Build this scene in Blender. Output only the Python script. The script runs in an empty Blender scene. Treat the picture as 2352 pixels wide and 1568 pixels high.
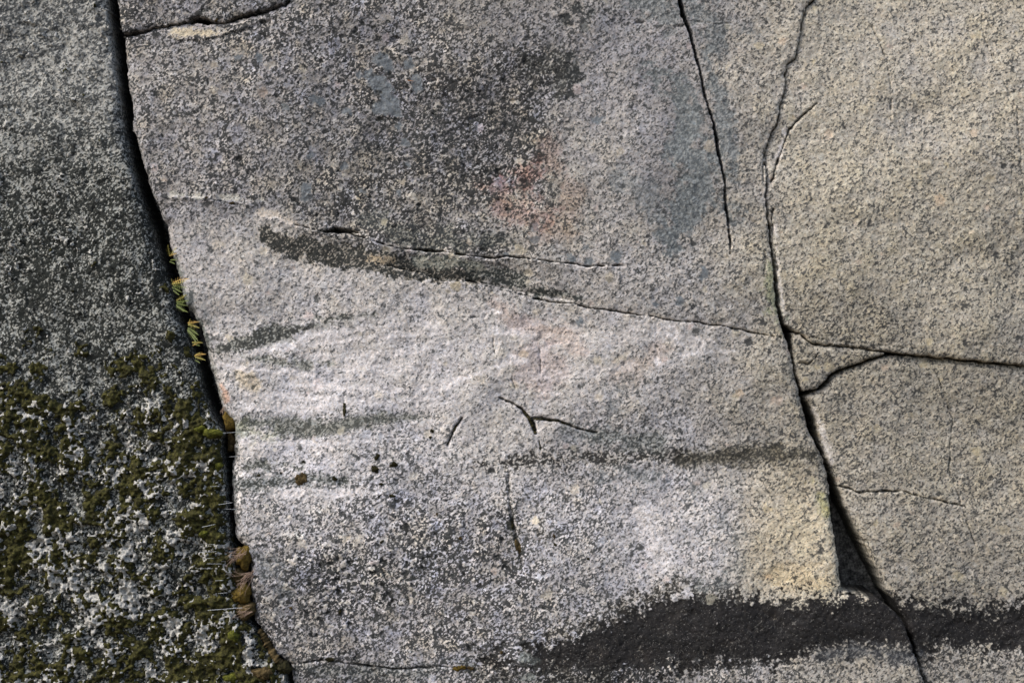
import bpy, math, random
import numpy as np
S = bpy.context.scene
C = S.collection
R = math.radians
random.seed(7)
# ------------------------------------------------------------------ camera, sky, sun, exposure
PXM = 784.0                       # photograph pixels (2352 wide view) per metre
CX, CZ = 1176.0, 784.0
BASEZ = 1.75                      # height of the middle of the view above the ground
cam_d = bpy.data.cameras.new('camera'); cam = bpy.data.objects.new('camera', cam_d); C.objects.link(cam)
cam.location = (0, -5.0, BASEZ); cam.rotation_euler = (R(90), 0, 0)
cam_d.sensor_width = 36; cam_d.lens = 60.0; cam_d.clip_end = 500
S.camera = cam
W = bpy.data.worlds.new('World'); S.world = W; W.use_nodes = True
nt = W.node_tree; nt.nodes.clear()
sky = nt.nodes.new('ShaderNodeTexSky'); sky.sky_type = 'NISHITA'; sky.sun_disc = False
SUN_EL, SUN_AZ = 44.0, -58.0      # azimuth from the viewing direction's back, negative = picture left
sky.sun_elevation = R(SUN_EL); sky.sun_rotation = R(180 - SUN_AZ); sky.air_density = 1.0; sky.dust_density = 3.0
bg = nt.nodes.new('ShaderNodeBackground'); bg.inputs[1].default_value = 0.15
out = nt.nodes.new('ShaderNodeOutputWorld')
nt.links.new(sky.outputs[0], bg.inputs[0]); nt.links.new(bg.outputs[0], out.inputs[0])
sd = bpy.data.lights.new('sun', 'SUN'); sd.energy = 2.05; sd.angle = R(20); sd.color = (1, .97, .93)
sun = bpy.data.objects.new('sun', sd); C.objects.link(sun)
from mathutils import Vector
a, e = R(SUN_AZ), R(SUN_EL)
tosun = Vector((math.sin(a) * math.cos(e), -math.cos(a) * math.cos(e), math.sin(e)))
sun.rotation_euler = tosun.to_track_quat('Z', 'Y').to_euler(); sun.location = (-3, -6, 6)
S.view_settings.view_transform = 'Standard'; S.view_settings.look = 'None'
S.view_settings.gamma = 1; S.view_settings.exposure = 0.30
S.render.engine = 'CYCLES'

# ------------------------------------------------------------------ helpers
def s2l(v):
    v = np.asarray(v, dtype=np.float32) / 255.0
    return np.where(v <= .04045, v / 12.92, ((np.clip(v, 0, None) + .055) / 1.055) ** 2.4)
def tag(o, label=None, cat=None, group=None, kind=None):
    if label: o['label'] = label
    if cat: o['category'] = cat
    if group: o['group'] = group
    if kind: o['kind'] = kind
    return o
def link_mesh(name, verts, faces, mat, parent=None, smooth=True):
    me = bpy.data.meshes.new(name); me.from_pydata([tuple(v) for v in verts], [], faces); me.update()
    if smooth: me.polygons.foreach_set('use_smooth', [True] * len(me.polygons))
    me.materials.append(mat)
    o = bpy.data.objects.new(name, me); C.objects.link(o)
    if parent: o.parent = parent
    return o
def wx(px): return (px - CX) / PXM
def wz(py): return BASEZ + (CZ - py) / PXM

# ------------------------------------------------------------------ the sampling grid over the rock
STEP = 2.3
X0, X1, Y0, Y1 = -300, 2660, -240, 1810
gx = np.arange(X0, X1, STEP, dtype=np.float32); gy = np.arange(Y0, Y1, STEP, dtype=np.float32)
NX, NY = len(gx), len(gy)
X, Y = np.meshgrid(gx, gy)
rng = np.random.default_rng(11)
def vnoise(sx, sy=None):
    sy = sy or sx
    nx = int((X1 - X0) / sx) + 4; ny = int((Y1 - Y0) / sy) + 4
    L = rng.standard_normal((ny, nx)).astype(np.float32)
    u = (gx - X0) / sx + rng.random(); v = (gy - Y0) / sy + rng.random()
    iu = u.astype(int); iv = v.astype(int)
    fu = u - iu; fv = v - iv
    fu = fu * fu * (3 - 2 * fu); fv = fv * fv * (3 - 2 * fv)
    A = L[:, iu] * (1 - fu) + L[:, iu + 1] * fu
    return A[iv] * (1 - fv)[:, None] + A[iv + 1] * fv[:, None]
def fbm(s, n=4, g=.55, ratio=1.0):
    o = 0; a_ = 1; t = 0
    for i in range(n):
        k = s / 2.07 ** i
        if k < STEP * .9: break
        o = o + a_ * vnoise(k, k * ratio); t += a_ * a_; a_ *= g
    return o / math.sqrt(t)
def ss(lo, hi, v):
    t = np.clip((v - lo) / (hi - lo), 0, 1); return t * t * (3 - 2 * t)
n_warpx = fbm(26, 4) * 1.5; n_warpy = fbm(26, 4) * 1.5
XW, YW = X + n_warpx, Y + n_warpy
n_f = fbm(9, 3, .7); n_m = fbm(30, 4, .6); n_l = fbm(110, 4, .6); n_x = fbm(5.5, 2, .8)
n_ch = fbm(15, 2, .6)
n_h = fbm(60, 4, .6, .45)        # stretched sideways
def window(pts, pad):
    xs = [p[0] for p in pts]; ys = [p[1] for p in pts]
    i0 = max(0, int((min(xs) - pad - X0) / STEP)); i1 = min(NX, int((max(xs) + pad - X0) / STEP) + 2)
    j0 = max(0, int((min(ys) - pad - Y0) / STEP)); j1 = min(NY, int((max(ys) + pad - Y0) / STEP) + 2)
    return slice(j0, j1), slice(i0, i1)
def dline(pts, w, closed=False, XX=None, YY=None):
    """distance to a polyline (minus its radius when points carry one)"""
    XX = (XW if XX is None else XX)[w]; YY = (YW if YY is None else YY)[w]
    D = np.full(XX.shape, 1e6, dtype=np.float32)
    P = list(pts) + ([pts[0]] if closed else [])
    if len(P) == 1: P = P * 2
    for p, q in zip(P[:-1], P[1:]):
        ax, ay, bx, by = p[0], p[1], q[0], q[1]
        ra = p[2] if len(p) > 2 else 0; rb = q[2] if len(q) > 2 else 0
        dx, dy = bx - ax, by - ay; L = dx * dx + dy * dy
        t = np.clip(((XX - ax) * dx + (YY - ay) * dy) / L, 0, 1) if L > 0 else 0
        d = np.hypot(XX - ax - t * dx, YY - ay - t * dy) - (ra + (rb - ra) * t)
        D = np.minimum(D, d)
    return D
def inside(poly, w):
    XX, YY = XW[w], YW[w]; c = np.zeros(XX.shape, bool)
    for (ax, ay), (bx, by) in zip(poly, poly[1:] + poly[:1]):
        if ay == by: continue
        c ^= ((YY > ay) != (YY > by)) & (XX < (bx - ax) * (YY - ay) / (by - ay) + ax)
    return c

# ------------------------------------------------------------------ outlines of the rock slabs
FL_MAIN = [(250, -260), (262, -60), (285, 90), (310, 300), (345, 430), (380, 520), (395, 588), (405, 622), (412, 655), (426, 696), (443, 723),
           (459, 750), (471, 790), (476, 824), (486, 858), (496, 898), (507, 932), (520, 955), (537, 975), (540, 992), (537, 1049),
           (532, 1067), (532, 1141), (537, 1191), (541, 1236), (556, 1252), (566, 1262), (572, 1300), (574, 1343), (577, 1403), (577, 1424), (594, 1450), (628, 1495),
           (664, 1528), (672, 1568), (690, 1830)]
FL_LEFT = [(225, -260), (238, -60), (262, 120), (285, 300), (318, 440), (350, 530), (374, 610), (392, 668), (402, 704), (416, 750), (432, 790),
           (446, 831), (456, 858), (463, 891), (476, 925), (490, 959), (510, 984), (516, 996), (508, 1009), (511, 1049), (515, 1074), (520, 1124),
           (524, 1158), (527, 1208), (532, 1240), (536, 1256), (540, 1300), (548, 1377), (556, 1410), (570, 1430), (588, 1455), (620, 1500), (654, 1534), (662, 1570), (682, 1830)]
T_UP = [(285, 82), (330, 70), (392, 58), (429, 52), (445, 44), (462, 40), (480, 44), (494, 52), (520, 51), (545, 38), (575, 29), (608, 24), (635, 17), (655, 14), (667, -2), (690, -120), (715, -260)]
T_LO = [(285, 90), (330, 78), (392, 61), (429, 57), (459, 56), (486, 58), (527, 55), (554, 46), (608, 34), (638, 24), (660, 17), (671, 0), (694, -120), (719, -260)]
R_L = [(1930, -260), (1897, -60), (1871, 0), (1848, 19), (1841, 44), (1834, 101), (1824, 134), (1806, 153), (1803, 202), (1793, 236), (1783, 286),
       (1762, 322), (1757, 354), (1761, 400), (1757, 455), (1760, 489), (1764, 521), (1768, 571), (1775, 632), (1781, 696), (1791, 742), (1806, 782),
       (1818, 824), (1828, 871), (1835, 901), (1844, 935), (1855, 982), (1874, 1019), (1888, 1049), (1901, 1090), (1906, 1141), (1909, 1191),
       (1918, 1242), (1924, 1292), (1929, 1353), (1960, 1362), (2010, 1368), (2070, 1420), (2120, 1560), (2200, 1830)]
R_R = [(1934, -260), (1901, -60), (1878, 0), (1855, 22), (1846, 44), (1838, 101), (1829, 136), (1811, 156), (1807, 202), (1798, 236), (1788, 286),
       (1767, 322), (1762, 354), (1766, 400), (1763, 455), (1766, 489), (1770, 521), (1774, 571), (1785, 632), (1790, 700), (1803, 742)]
C1_UP = [(1803, 742), (1819, 757), (1836, 766), (1866, 788), (1913, 796), (1960, 798), (2060, 812), (2300, 835), (2700, 850)]
C1_LO = [(1821, 765), (1838, 771), (1866, 793), (1913, 801), (1960, 803), (2030, 812)]
C2_UP = [(2030, 816), (1960, 837), (1937, 843), (1912, 856), (1896, 876), (1878, 893), (1846, 899)]
C2_LO = [(1851, 912), (1884, 905), (1905, 888), (1922, 868), (1940, 852), (1962, 845), (2034, 822), (2062, 817), (2300, 840), (2700, 855)]
def toward(A, B, t, i0, i1):
    for i in range(i0, i1): A[i] = (A[i][0] + (B[i][0] - A[i][0]) * t, A[i][1] + (B[i][1] - A[i][1]) * t)
toward(R_R, R_L, .85, 0, 16)
for i_ in (1, 2, 3, 8, 9, 10, 11, 12, 13): T_UP[i_] = (T_UP[i_][0], T_UP[i_][1] + (1.8 if i_ < 8 else 3.5 if i_ < 11 else 1.2))
toward(C1_LO, [(1821, 758), (1838, 767), (1866, 789), (1913, 797), (1960, 799), (2030, 808)], .75, 1, 6)
toward(C2_LO, [(1846, 899), (1878, 893), (1898, 876), (1914, 857), (1937, 844), (1961, 838), (2032, 816), (2062, 813), (2300, 836), (2700, 851)], .45, 1, 10)
polyM = [p for p in T_LO] + R_L + [(690, 1830)] + FL_MAIN[::-1][1:-3] + []
polyT = T_UP + [(250, -260), (262, -60)]
polyL = FL_LEFT + [(-340, 1830), (-340, -260)]
polyR1 = R_R + C1_UP[1:] + [(2700, -260)]
polyR2 = C1_LO + C2_UP + [(1838, 885), (1828, 851), (1820, 800)]
polyR3 = [(1851, 912)] + C2_LO[1:] + [(2700, 1830), (2210, 1830), (2128, 1560), (2078, 1420), (2030, 1340), (1995, 1270), (1963, 1200), (1941, 1164), (1930, 1124),
          (1914, 1083), (1897, 1047), (1882, 992), (1871, 948)]

# ------------------------------------------------------------------ relief shared by all slabs
H = (n_l * .0024 + fbm(420, 3) * .012 + n_m * .0008 + n_f * .0007 + n_x * .0006).astype(np.float32)
dirt_shade = np.zeros_like(H); chip = np.zeros_like(H)
def groove(pts, depth, soft=1.6, dk=.9, lip=0):
    w = window(pts, 30)
    d = dline(pts, w); d = d + n_f[w] * .55 + n_m[w] * .45
    H[w] -= depth * (1 - ss(-1, soft * 1.7, d))
    chip[w] = np.maximum(chip[w], ss(1.5, 3, d) * ss(9, 4, d) * ss(.1, 1.0, n_ch[w] + .4 * n_f[w]) * min(1, depth / .02))
    if lip: H[w] += lip * np.exp(-np.abs(d - 5) / 4)
    dirt_shade[w] = np.maximum(dirt_shade[w], dk * (1 - ss(-.6, soft, d)))  # darkens the colour for the crack's grime and its shade
def step(pts, h, wid, side=1):
    """a ledge: rock on one side of the line stands h higher, fading over wid"""
    w = window(pts, wid * 2)
    XX, YY = XW[w], YW[w]
    D = np.full(XX.shape, 1e6, np.float32); Sg = np.zeros(XX.shape, np.float32)
    for p, q in zip(pts[:-1], pts[1:]):
        dx, dy = q[0] - p[0], q[1] - p[1]; L = dx * dx + dy * dy
        t = np.clip(((XX - p[0]) * dx + (YY - p[1]) * dy) / L, 0, 1)
        ex, ey = XX - p[0] - t * dx, YY - p[1] - t * dy
        d = np.hypot(ex, ey); s = np.sign(dx * ey - dy * ex)
        m = d < D; Sg[m] = s[m]; D[m] = d[m]
    ax = pts[0][0]; bx = pts[-1][0]; ay = pts[0][1]; by = pts[-1][1]
    L = math.hypot(bx - ax, by - ay)
    t = ((XX - ax) * (bx - ax) + (YY - ay) * (by - ay)) / L / L
    fade = ss(-.02, .12, t) * ss(1.02, .88, t)
    H[w] += h * fade * np.exp(-D / wid) * ss(-2, 2, D * Sg * side)
VC = [(1556, -250, 4), (1563, 0, 2.6), (1570, 34, 3.6), (1580, 67, 3.2), (1594, 111, 1.0), (1607, 162, .9), (1617, 219, .5), (1634, 270, .9), (1641, 310, 1.6), (1651, 364, 1.0),
      (1663, 411, .3), (1665, 472, -.3), (1671, 519, .8), (1674, 540, .3), (1676, 588, -.4)]
groove(VC, .07, 1.6, .85)
step([(p[0], p[1]) for p in VC], .006, 40, 1)
SA1 = [(318, 446), (392, 452), (412, 453), (476, 455), (537, 467), (595, 468)]
SA2 = [(594, 499), (641, 503), (678, 516), (700, 522), (729, 528), (760, 536), (806, 542), (843, 548), (877, 558), (920, 571), (972, 574), (1019, 577), (1056, 586), (1100, 591), (1153, 592), (1231, 595),
       (1275, 602), (1355, 612), (1440, 610)]
step(SA1, .008, 14, 1); step(SA2, .012, 26, 1)
groove([(476, 457, .3), (537, 469, .5), (560, 470, -.5)], .01, 1.2, .6)
groove([(678, 516, -.4), (729, 528, -.2), (772, 531, 4), (800, 538, 1), (843, 548, .2), (920, 571, -.2), (960, 574, .6), (1019, 577, 1), (1056, 586, .1), (1100, 591, .1), (1120, 592, .9),
        (1153, 592, .7), (1231, 595, .1), (1275, 602, .2), (1355, 612, 0), (1440, 610, -.8)], .03, 1.5, .9)
groove([(770, 526, 3), (800, 532, 2.5), (822, 536, .3)], .018, 2, .7)
SB = [(880, 610, -.9), (962, 625, -.5), (1022, 645, -.2), (1073, 647, 0), (1113, 655, 0), (1167, 669, .1), (1214, 679, .2), (1258, 694, .5), (1315, 698, 0), (1359, 709, .3), (1437, 719, .5),
      (1476, 723, .4), (1526, 734, .5), (1614, 743, .6), (1681, 753, .2), (1769, 772, .3), (1793, 774, .5)]
groove(SB, .025, 1.2, .8); step([(p[0], p[1]) for p in SB], -.008, 22, -1)
step([(880, 610), (1022, 643), (1113, 653), (1214, 677), (1330, 697)], -.014, 30, -1)
groove([(1877, 236, -.2), (1843, 266, .2), (1813, 297, .6), (1799, 337, 0), (1785, 374, .5), (1778, 404, .8), (1770, 420, .5)], .02, 1.4, .75)
groove([(1762, 330, 0), (1756, 352, .5), (1754, 380, 0), (1752, 420, -.4)], .015, 1.6, .6)
groove([(1772, 480, .2), (1776, 560, .2), (1786, 620, .6)], .015, 1.4, .5)
groove([(1750, 540, -.3), (1756, 600, .2), (1752, 640, -.5)], .01, 1.5, .4)
groove([(1880, 808, .2), (1872, 824, .8), (1856, 837, .6), (1842, 832, .4), (1829, 834, 0)], .012, 1.4, .7)
groove([(1840, 770, 0), (1900, 780, -.2), (1960, 790, -.3), (2100, 800, -.5)], .006, 1.2, .4)
groove([(1927, 1117, .8), (1945, 1120, 1), (1975, 1130, .3), (2080, 1128, .2), (2220, 1165, -.3)], .02, 1.6, .7)
groove([(1930, 1362, .2), (1990, 1366, .4), (2030, 1372, .5), (2075, 1418, 1)], .02, 1.6, .8)
for f in ([(1113, 716), (1118, 763)], [(1133, 777), (1138, 810)], [(1175, 868), (1181, 895), (1183, 900)], [(1205, 900), (1206, 930)], [(1241, 800), (1241, 857)], [(1050, 729), (1100, 727)],
          [(1238, 1010), (1240, 1036)], [(440, 320), (443, 352)], [(1480, 70), (1530, 62)], [(792, 900), (793, 920)], [(1600, 50), (1640, 56), (1680, 54)], [(2005, 60), (2040, 150), (2046, 270)],
          [(2150, 850), (2190, 960), (2180, 1080), (2240, 1250)], [(2240, -100), (2260, 90), (2330, 260), (2345, 420)], [(1895, 250), (1920, 240), (1950, 215)]):
    groove([(p[0], p[1], -.2) for p in f], .008, 1.3, .55)
MC = [(1147, 913, .3), (1160, 922, 1.2), (1185, 930, 1.2), (1201, 940, 2), (1214, 958, 4), (1222, 975, 4), (1230, 993, 3.5)]
MC2 = [(1224, 962, 2), (1250, 963, 2.5), (1282, 966, 2.6), (1315, 979, 1.2), (1345, 988, 1), (1373, 992, .6)]
MC3 = [(1063, 958, .5), (1056, 968, 1.5), (1044, 985, 2.5), (1036, 1002, 1.5), (1028, 1020, 1)]
for m_ in (MC, MC2, MC3): groove([(p[0], p[1], p[2] * .8) for p in m_], .014, 1.6, .7)
groove([(1170, 1083, .3), (1170, 1151, .3), (1181, 1208, 1), (1190, 1255, 1), (1200, 1296, 0)], .006, 3, .45)
groove([(664, 1524, 0), (746, 1514, .3), (830, 1527, .3), (920, 1534, .5), (1022, 1526, .3), (1090, 1532, 0)], .016, 1.5, .7)
groove([(575, 1420, .5), (594, 1446, 1), (606, 1462, 0)], .015, 1.5, .8)
step([(392, 95), (470, 96), (560, 70), (640, 40)], .006, 22, -1)
frs = random.Random(5)
for _ in range(150):
    x_ = frs.uniform(300, 2500); y_ = frs.uniform(-150, 1700); a_ = R(frs.gauss(-42, 28)); l_ = frs.uniform(14, 60); c_ = frs.uniform(-.5, .5)
    pp = [(x_ + l_ * t * math.cos(a_ + c_ * t), y_ + l_ * t * math.sin(a_ + c_ * t)) for t in (0, .25, .5, .75, 1)]
    step(pp, frs.choice((-1, 1)) * frs.uniform(.0012, .0034), frs.uniform(5, 20), frs.choice((-1, 1)))
# scattered pits and scoops in the upper face
for q in ((910, 88, 9), (940, 124, 8), (960, 119, 5), (990, 188, 11), (1180, 230, 6), (905, 95, 5), (1560, 60, 6), (1470, 50, 8), (1085, 270, 5)):
    groove([(q[0] - q[2], q[1] + 2, 0), (q[0] + q[2], q[1], 1)], .007, 3, .35)  # hollows also darkened in colour to stand for their shadow

# ------------------------------------------------------------------ colour of the stone and of what grows on it
CP = """450,30,108,1,55 450,150,128,2,50 600,150,118,1,55 750,60,114,1,54 430,300,132,2,50 600,300,128,2,50 500,400,116,1,55 700,200,118,1,53 750,350,126,3,50 880,60,116,1,55
1000,100,122,3,50 1150,90,128,2,46 1300,60,132,1,45 950,250,100,1,62 900,350,110,2,57 1050,250,94,1,64 1200,170,88,1,66 1150,300,94,1,64 1000,400,112,3,57 900,450,108,3,58
1100,380,108,3,58 1230,420,116,5,55 800,450,110,3,58 1100,520,116,4,55 1250,500,128,5,50 1350,350,146,4,36 1400,150,140,0,40 1350,250,140,1,42 1450,300,148,1,38 1500,150,126,0,42
1580,300,118,0,36 1550,430,118,0,34 1400,450,142,2,40 1400,600,146,4,42 1550,620,146,4,44 1250,620,152,5,42 1700,150,150,6,40 1650,60,122,1,45 1750,100,145,7,40 1700,350,145,5,40
1720,500,146,7,40 1700,650,150,7,40 1900,150,152,7,35 1880,400,150,8,38 1880,600,140,9,40 1950,500,146,8,38 1900,720,126,8,44 1900,820,120,8,48 1940,950,136,8,40 1930,1050,128,7,44
450,560,158,2,35 600,620,168,4,34 800,680,168,4,34 1000,720,168,4,34 700,780,164,1,38 900,800,178,2,30 1050,850,178,2,30 600,880,176,2,34 800,900,172,1,35 1250,780,176,5,30 1250,880,178,4,30
1450,780,174,4,32 1600,800,164,4,37 1700,850,158,6,37 1800,900,148,7,40 1500,900,162,3,38 1400,850,170,4,33 900,1000,156,1,44 700,1050,168,0,38 1000,1080,152,1,48 1100,1000,174,4,33
1350,1020,134,1,46 1500,980,142,2,44 1700,1000,134,5,45 1850,980,134,7,44 600,1180,158,1,46 800,1200,152,0,50 650,1300,128,0,55 800,1350,124,1,60 1000,1250,130,1,60 1100,1300,124,1,60
1000,1400,124,1,58 1150,1400,130,1,54 700,1450,120,0,55 900,1480,132,0,50 1300,1200,150,2,50 1350,1350,136,1,50 1500,1200,158,0,40 1500,1300,156,1,40 1640,1200,156,1,44 1720,1150,154,6,42
1800,1200,162,8,34 1850,1300,168,9,34 1770,1290,162,7,38 1700,1540,132,2,52 1900,1530,134,6,45 1400,1560,110,1,60 800,1560,105,0,60 2200,200,148,7,38 2200,600,142,8,40 2200,1000,134,8,42 2250,1600,128,5,46
2100,1250,132,7,42 330,0,110,1,55 320,250,128,2,50 350,420,118,1,55 1176,-200,118,1,52 1176,1780,110,1,55 1700,-200,140,5,42 2300,-100,146,7,38 2500,900,134,7,42 500,1800,100,0,55"""
cp = np.array([[float(v) for v in t.split(',')] for t in CP.split()], np.float32)
def rbf():
    sub = 12
    xs, ys = X[::sub, ::sub], Y[::sub, ::sub]
    num = np.zeros((3,) + xs.shape, np.float32); den = np.zeros(xs.shape, np.float32) + 1e-6
    for x_, y_, m_, t_, c_ in cp:
        d2 = (xs - x_) ** 2 + (ys - y_) ** 2
        w_ = np.exp(-d2 / (2 * 62.0 ** 2)) + 1e-3 / (1 + d2 / 1e4) ** 2
        for k, v in enumerate((m_, t_ / 10, c_ / 100)): num[k] += w_ * v
        den += w_
    g = num / den
    u = np.minimum(np.arange(NX) / sub, xs.shape[1] - 1.001); v = np.minimum(np.arange(NY) / sub, xs.shape[0] - 1.001)
    iu = u.astype(int); iv = v.astype(int); fu = (u - iu); fv = (v - iv)[:, None]
    def up(G):
        A = G[:, iu] * (1 - fu) + G[:, iu + 1] * fu
        return (A[iv] * (1 - fv) + A[iv + 1] * fv).astype(np.float32)
    return [up(G) for G in g]
MEAN, TAN, COV = rbf()
MEAN = MEAN * (1 + .02 * ss(1740, 1830, X) * ss(900, 700, Y) + .03 * ss(1740, 1830, X)) * (1 - .045 * ss(620, 700, Y) * ss(1020, 940, Y))
rough = ss(.43, .58, COV)                                   # the knobbly darker areas
TAN = np.clip(TAN + n_m * .07 + n_l * .05, 0, 1)
COV = np.clip(COV + (n_m * .06 + n_h * .03 + n_f * .03) * (.45 + 1.0 * rough), .05, .95)
def mix(A, B, t): return A + (B - A) * t
grey = np.array([1.005, .98, .985]); tan = np.array([1.04, .985, .87])
TAN = TAN * (1 - .12 * ss(1800, 1700, X)) * (1 - .35 * ss(520, 640, Y) * ss(1750, 1600, X))
tint = grey[None, None] * (1 - TAN[..., None]) + tan[None, None] * TAN[..., None]
MEAN = MEAN * (1 + .07 * (1 - rough) * ss(500, 700, Y) * ss(.35, .1, TAN))
PFR = np.clip((COV - .3) * 1.2 + .16, .08, .6)
DF = .58 - .01 * rough
LCOL = (MEAN * (1.02 + .05 * rough) * (1 - DF * PFR) / (1 - PFR))[..., None] * tint      # pale minerals and pale lichen
DCOL = (MEAN * DF)[..., None] * (np.array([.99, 1.0, 1.0]) * (1 - TAN[..., None]) + np.array([1.0, .98, .93]) * TAN[..., None])
LCOL = LCOL.astype(np.float32); DCOL = DCOL.astype(np.float32)
n_t = fbm(34, 4, .7); LCOL *= (1 + np.clip(n_t, -2, 2)[..., None] * np.array([.012, .002, -.026], np.float32)[None, None] * (.5 + .8 * rough)[..., None])
GR = np.ones_like(MEAN)                                     # grain strength
BLK = np.zeros_like(MEAN)
def mask(pts, soft=6, warp=0, fine=0, st=1.0, ry=None):
    pad = 60 + max([p[2] if len(p) > 2 else 0 for p in pts])
    w = window(pts, pad)
    d = dline(pts, w)
    d = d + n_m[w] * warp + n_f[w] * fine + n_x[w] * fine * .7
    return w, st * (1 - ss(-soft, soft, d))
def paint(pts, light=None, dark=None, cov=None, grain=None, soft=6, warp=4, fine=3, st=1.0):
    w, m = mask(pts, soft, warp, fine, st)
    if light is not None: LCOL[w] = mix(LCOL[w], np.array(light, np.float32), m[..., None])
    if dark is not None: DCOL[w] = mix(DCOL[w], np.array(dark, np.float32), m[..., None])
    if cov is not None: COV[w] = mix(COV[w], cov, m)
    if grain is not None: GR[w] = mix(GR[w], grain, m)
# brown-black lichen below the upper seam
paint([(612, 540, 14), (640, 560, 22), (700, 572, 26), (800, 590, 26), (900, 606, 26), (1010, 622, 22), (1100, 640, 14)], (164, 156, 144), (54, 55, 52), .74, soft=3, warp=5, fine=5, st=.95)
paint([(1080, 620, 16), (1180, 645, 20), (1240, 668, 12), (1330, 684, 8)], (160, 158, 150), (58, 62, 60), .72, soft=4, warp=6, fine=5, st=.9)
paint([(850, 596, 8), (900, 598, 8)], (190, 172, 146), None, .35, soft=4)
paint([(960, 600, 14), (1060, 605, 12), (1100, 610, 8)], (170, 168, 156), (84, 90, 86), .5, soft=5)
# dark flecks of lichen across the middle of the upper face
paint([(1215, 150, 22), (1290, 160, 30), (1290, 215, 18)], (140, 138, 132), (58, 58, 56), .72, soft=12, warp=9, fine=5, st=.8)
for q in ((1306, 165, 12), (1326, 178, 11), (1320, 160, 9), (1300, 45, 13), (1325, 25, 14), (1340, 62, 14), (1352, 34, 9), (1310, 128, 8), (1316, 215, 8), (1113, 566, 10), (1147, 552, 13), (1063, 564, 6), (1120, 560, 9),
          (1028, 560, 9), (1000, 540, 12), (960, 555, 12), (1240, 360, 10), (1200, 420, 9), (1260, 470, 9)):
    paint([q], (110, 110, 106), (52, 54, 54), .8, soft=5, warp=4, fine=4, st=.75)
paint([(840, 500, 20), (930, 540, 26), (1010, 555, 22), (1150, 560, 12)], (150, 148, 136), (66, 70, 70), .66, soft=14, warp=10, fine=5, st=.7)
paint([(900, 330, 60), (1050, 300, 80), (1180, 300, 50)], None, (66, 68, 68), .66, soft=50, warp=30, fine=8, st=.55)
# olive-grey streaks left by water
paint([(492, 806, 11), (560, 790, 18), (620, 770, 20), (690, 752, 15), (770, 734, 8), (860, 722, 3)], (152, 152, 144), (64, 65, 61), .72, soft=5, warp=5, fine=5, st=.85)
paint([(560, 815, 6), (620, 828, 7), (700, 838, 6), (760, 832, 2)], (160, 160, 150), (78, 80, 74), .6, soft=5, warp=5, fine=5, st=.7)
paint([(560, 968, 10), (640, 978, 15), (720, 984, 18), (800, 974, 14), (880, 962, 9), (980, 955, 3)], (142, 142, 134), (80, 82, 76), .66, soft=10, warp=4, fine=3, st=.85)
paint([(555, 1072, 9), (640, 1064, 8), (700, 1078, 3)], (134, 135, 126), (68, 70, 63), .6, soft=9, warp=5, fine=4, st=.75)
paint([(548, 1110, 14), (600, 1106, 16), (690, 1100, 12), (790, 1098, 10)], (150, 152, 150), (62, 66, 62), .62, soft=9, warp=6, fine=5, st=.8)
paint([(1080, 1062, 3), (1160, 1062, 9), (1240, 1060, 13), (1330, 1052, 10), (1400, 1056, 16), (1480, 1050, 13), (1560, 1040, 14)], (182, 176, 168), (48, 46, 44), .72, soft=12, warp=9, fine=8, st=.9)
paint([(1360, 1000, 16), (1450, 1010, 22), (1520, 1020, 20)], (150, 152, 148), (78, 82, 80), .58, soft=14, warp=8, fine=5, st=.7)
paint([(1570, 1058, 14), (1640, 1052, 18), (1720, 1044, 21), (1800, 1040, 18), (1872, 1046, 16)], (120, 114, 100), (60, 58, 52), .70, soft=14, warp=5, fine=4, st=.85)
# the black seep near the foot
for st_, sf, rr in ((1, 10, 0), (.7, 26, 0)):
    paint([(1120, 1512, 10), (1210, 1520, 16), (1300, 1500, 34), (1390, 1482, 58), (1500, 1450, 80), (1600, 1438, 80), (1700, 1440, 72), (1800, 1440, 66), (1960, 1424, 56), (2200, 1440, 50), (2700, 1470, 46)],
          (120, 116, 110) if st_ == 1 else None, (28, 26, 25), .95 if st_ == 1 else .72, soft=sf + 4, warp=17, fine=18, st=st_)
w, m = mask([(1180, 1525, 8), (1300, 1505, 24), (1390, 1490, 50), (1500, 1455, 68), (1600, 1440, 70), (1700, 1440, 64), (1800, 1440, 58), (1960, 1424, 48), (2200, 1440, 44), (2700, 1470, 38)], 12, 8, 8)
m = m * (1 - .75 * ss(1.0, 1.7, n_m[w] + .6 * n_f[w] + .5 * ss(1500, 1250, X[w])))
BLK[w] = np.maximum(BLK[w], m)
DCOL[w] = mix(DCOL[w], np.array([27, 25, 25], np.float32) * (1 + .2 * np.clip(n_h[w], -2, 2))[..., None], m[..., None]); LCOL[w] = mix(LCOL[w], np.array([88, 86, 83], np.float32), m[..., None]); COV[w] = mix(COV[w], .94, m)
for q in ((1420, 1420, 16), (1560, 1400, 13), (1375, 1500, 18), (1300, 1520, 14), (1670, 1470, 8), (1905, 1400, 10), (1470, 1500, 14), (1590, 1500, 10), (1760, 1400, 6), (1250, 1530, 12), (1530, 1440, 9), (2080, 1450, 12), (2300, 1440, 16)):
    paint([q], (124, 118, 110), (46, 42, 39), .80, soft=8, warp=9, fine=9, st=.6)
paint([(1260, 1445, 10), (1320, 1440, 14), (1400, 1400, 10), (1480, 1370, 10), (1560, 1345, 16), (1700, 1362, 14)], (176, 170, 160), (56, 54, 50), .66, soft=12, warp=10, fine=9, st=.7)
paint([(1110, 1545, 10), (1290, 1545, 12), (1380, 1560, 30)], (150, 146, 138), (48, 48, 46), .72, soft=10, warp=8, fine=8, st=.7)
paint([(1200, 1505, 12), (1225, 1515, 10)], (140, 146, 142), (92, 98, 96), .4, soft=5, st=.7)
paint([(1205, 1548, 10), (1225, 1550, 10)], (140, 146, 142), (92, 98, 96), .4, soft=5, st=.7)
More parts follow.
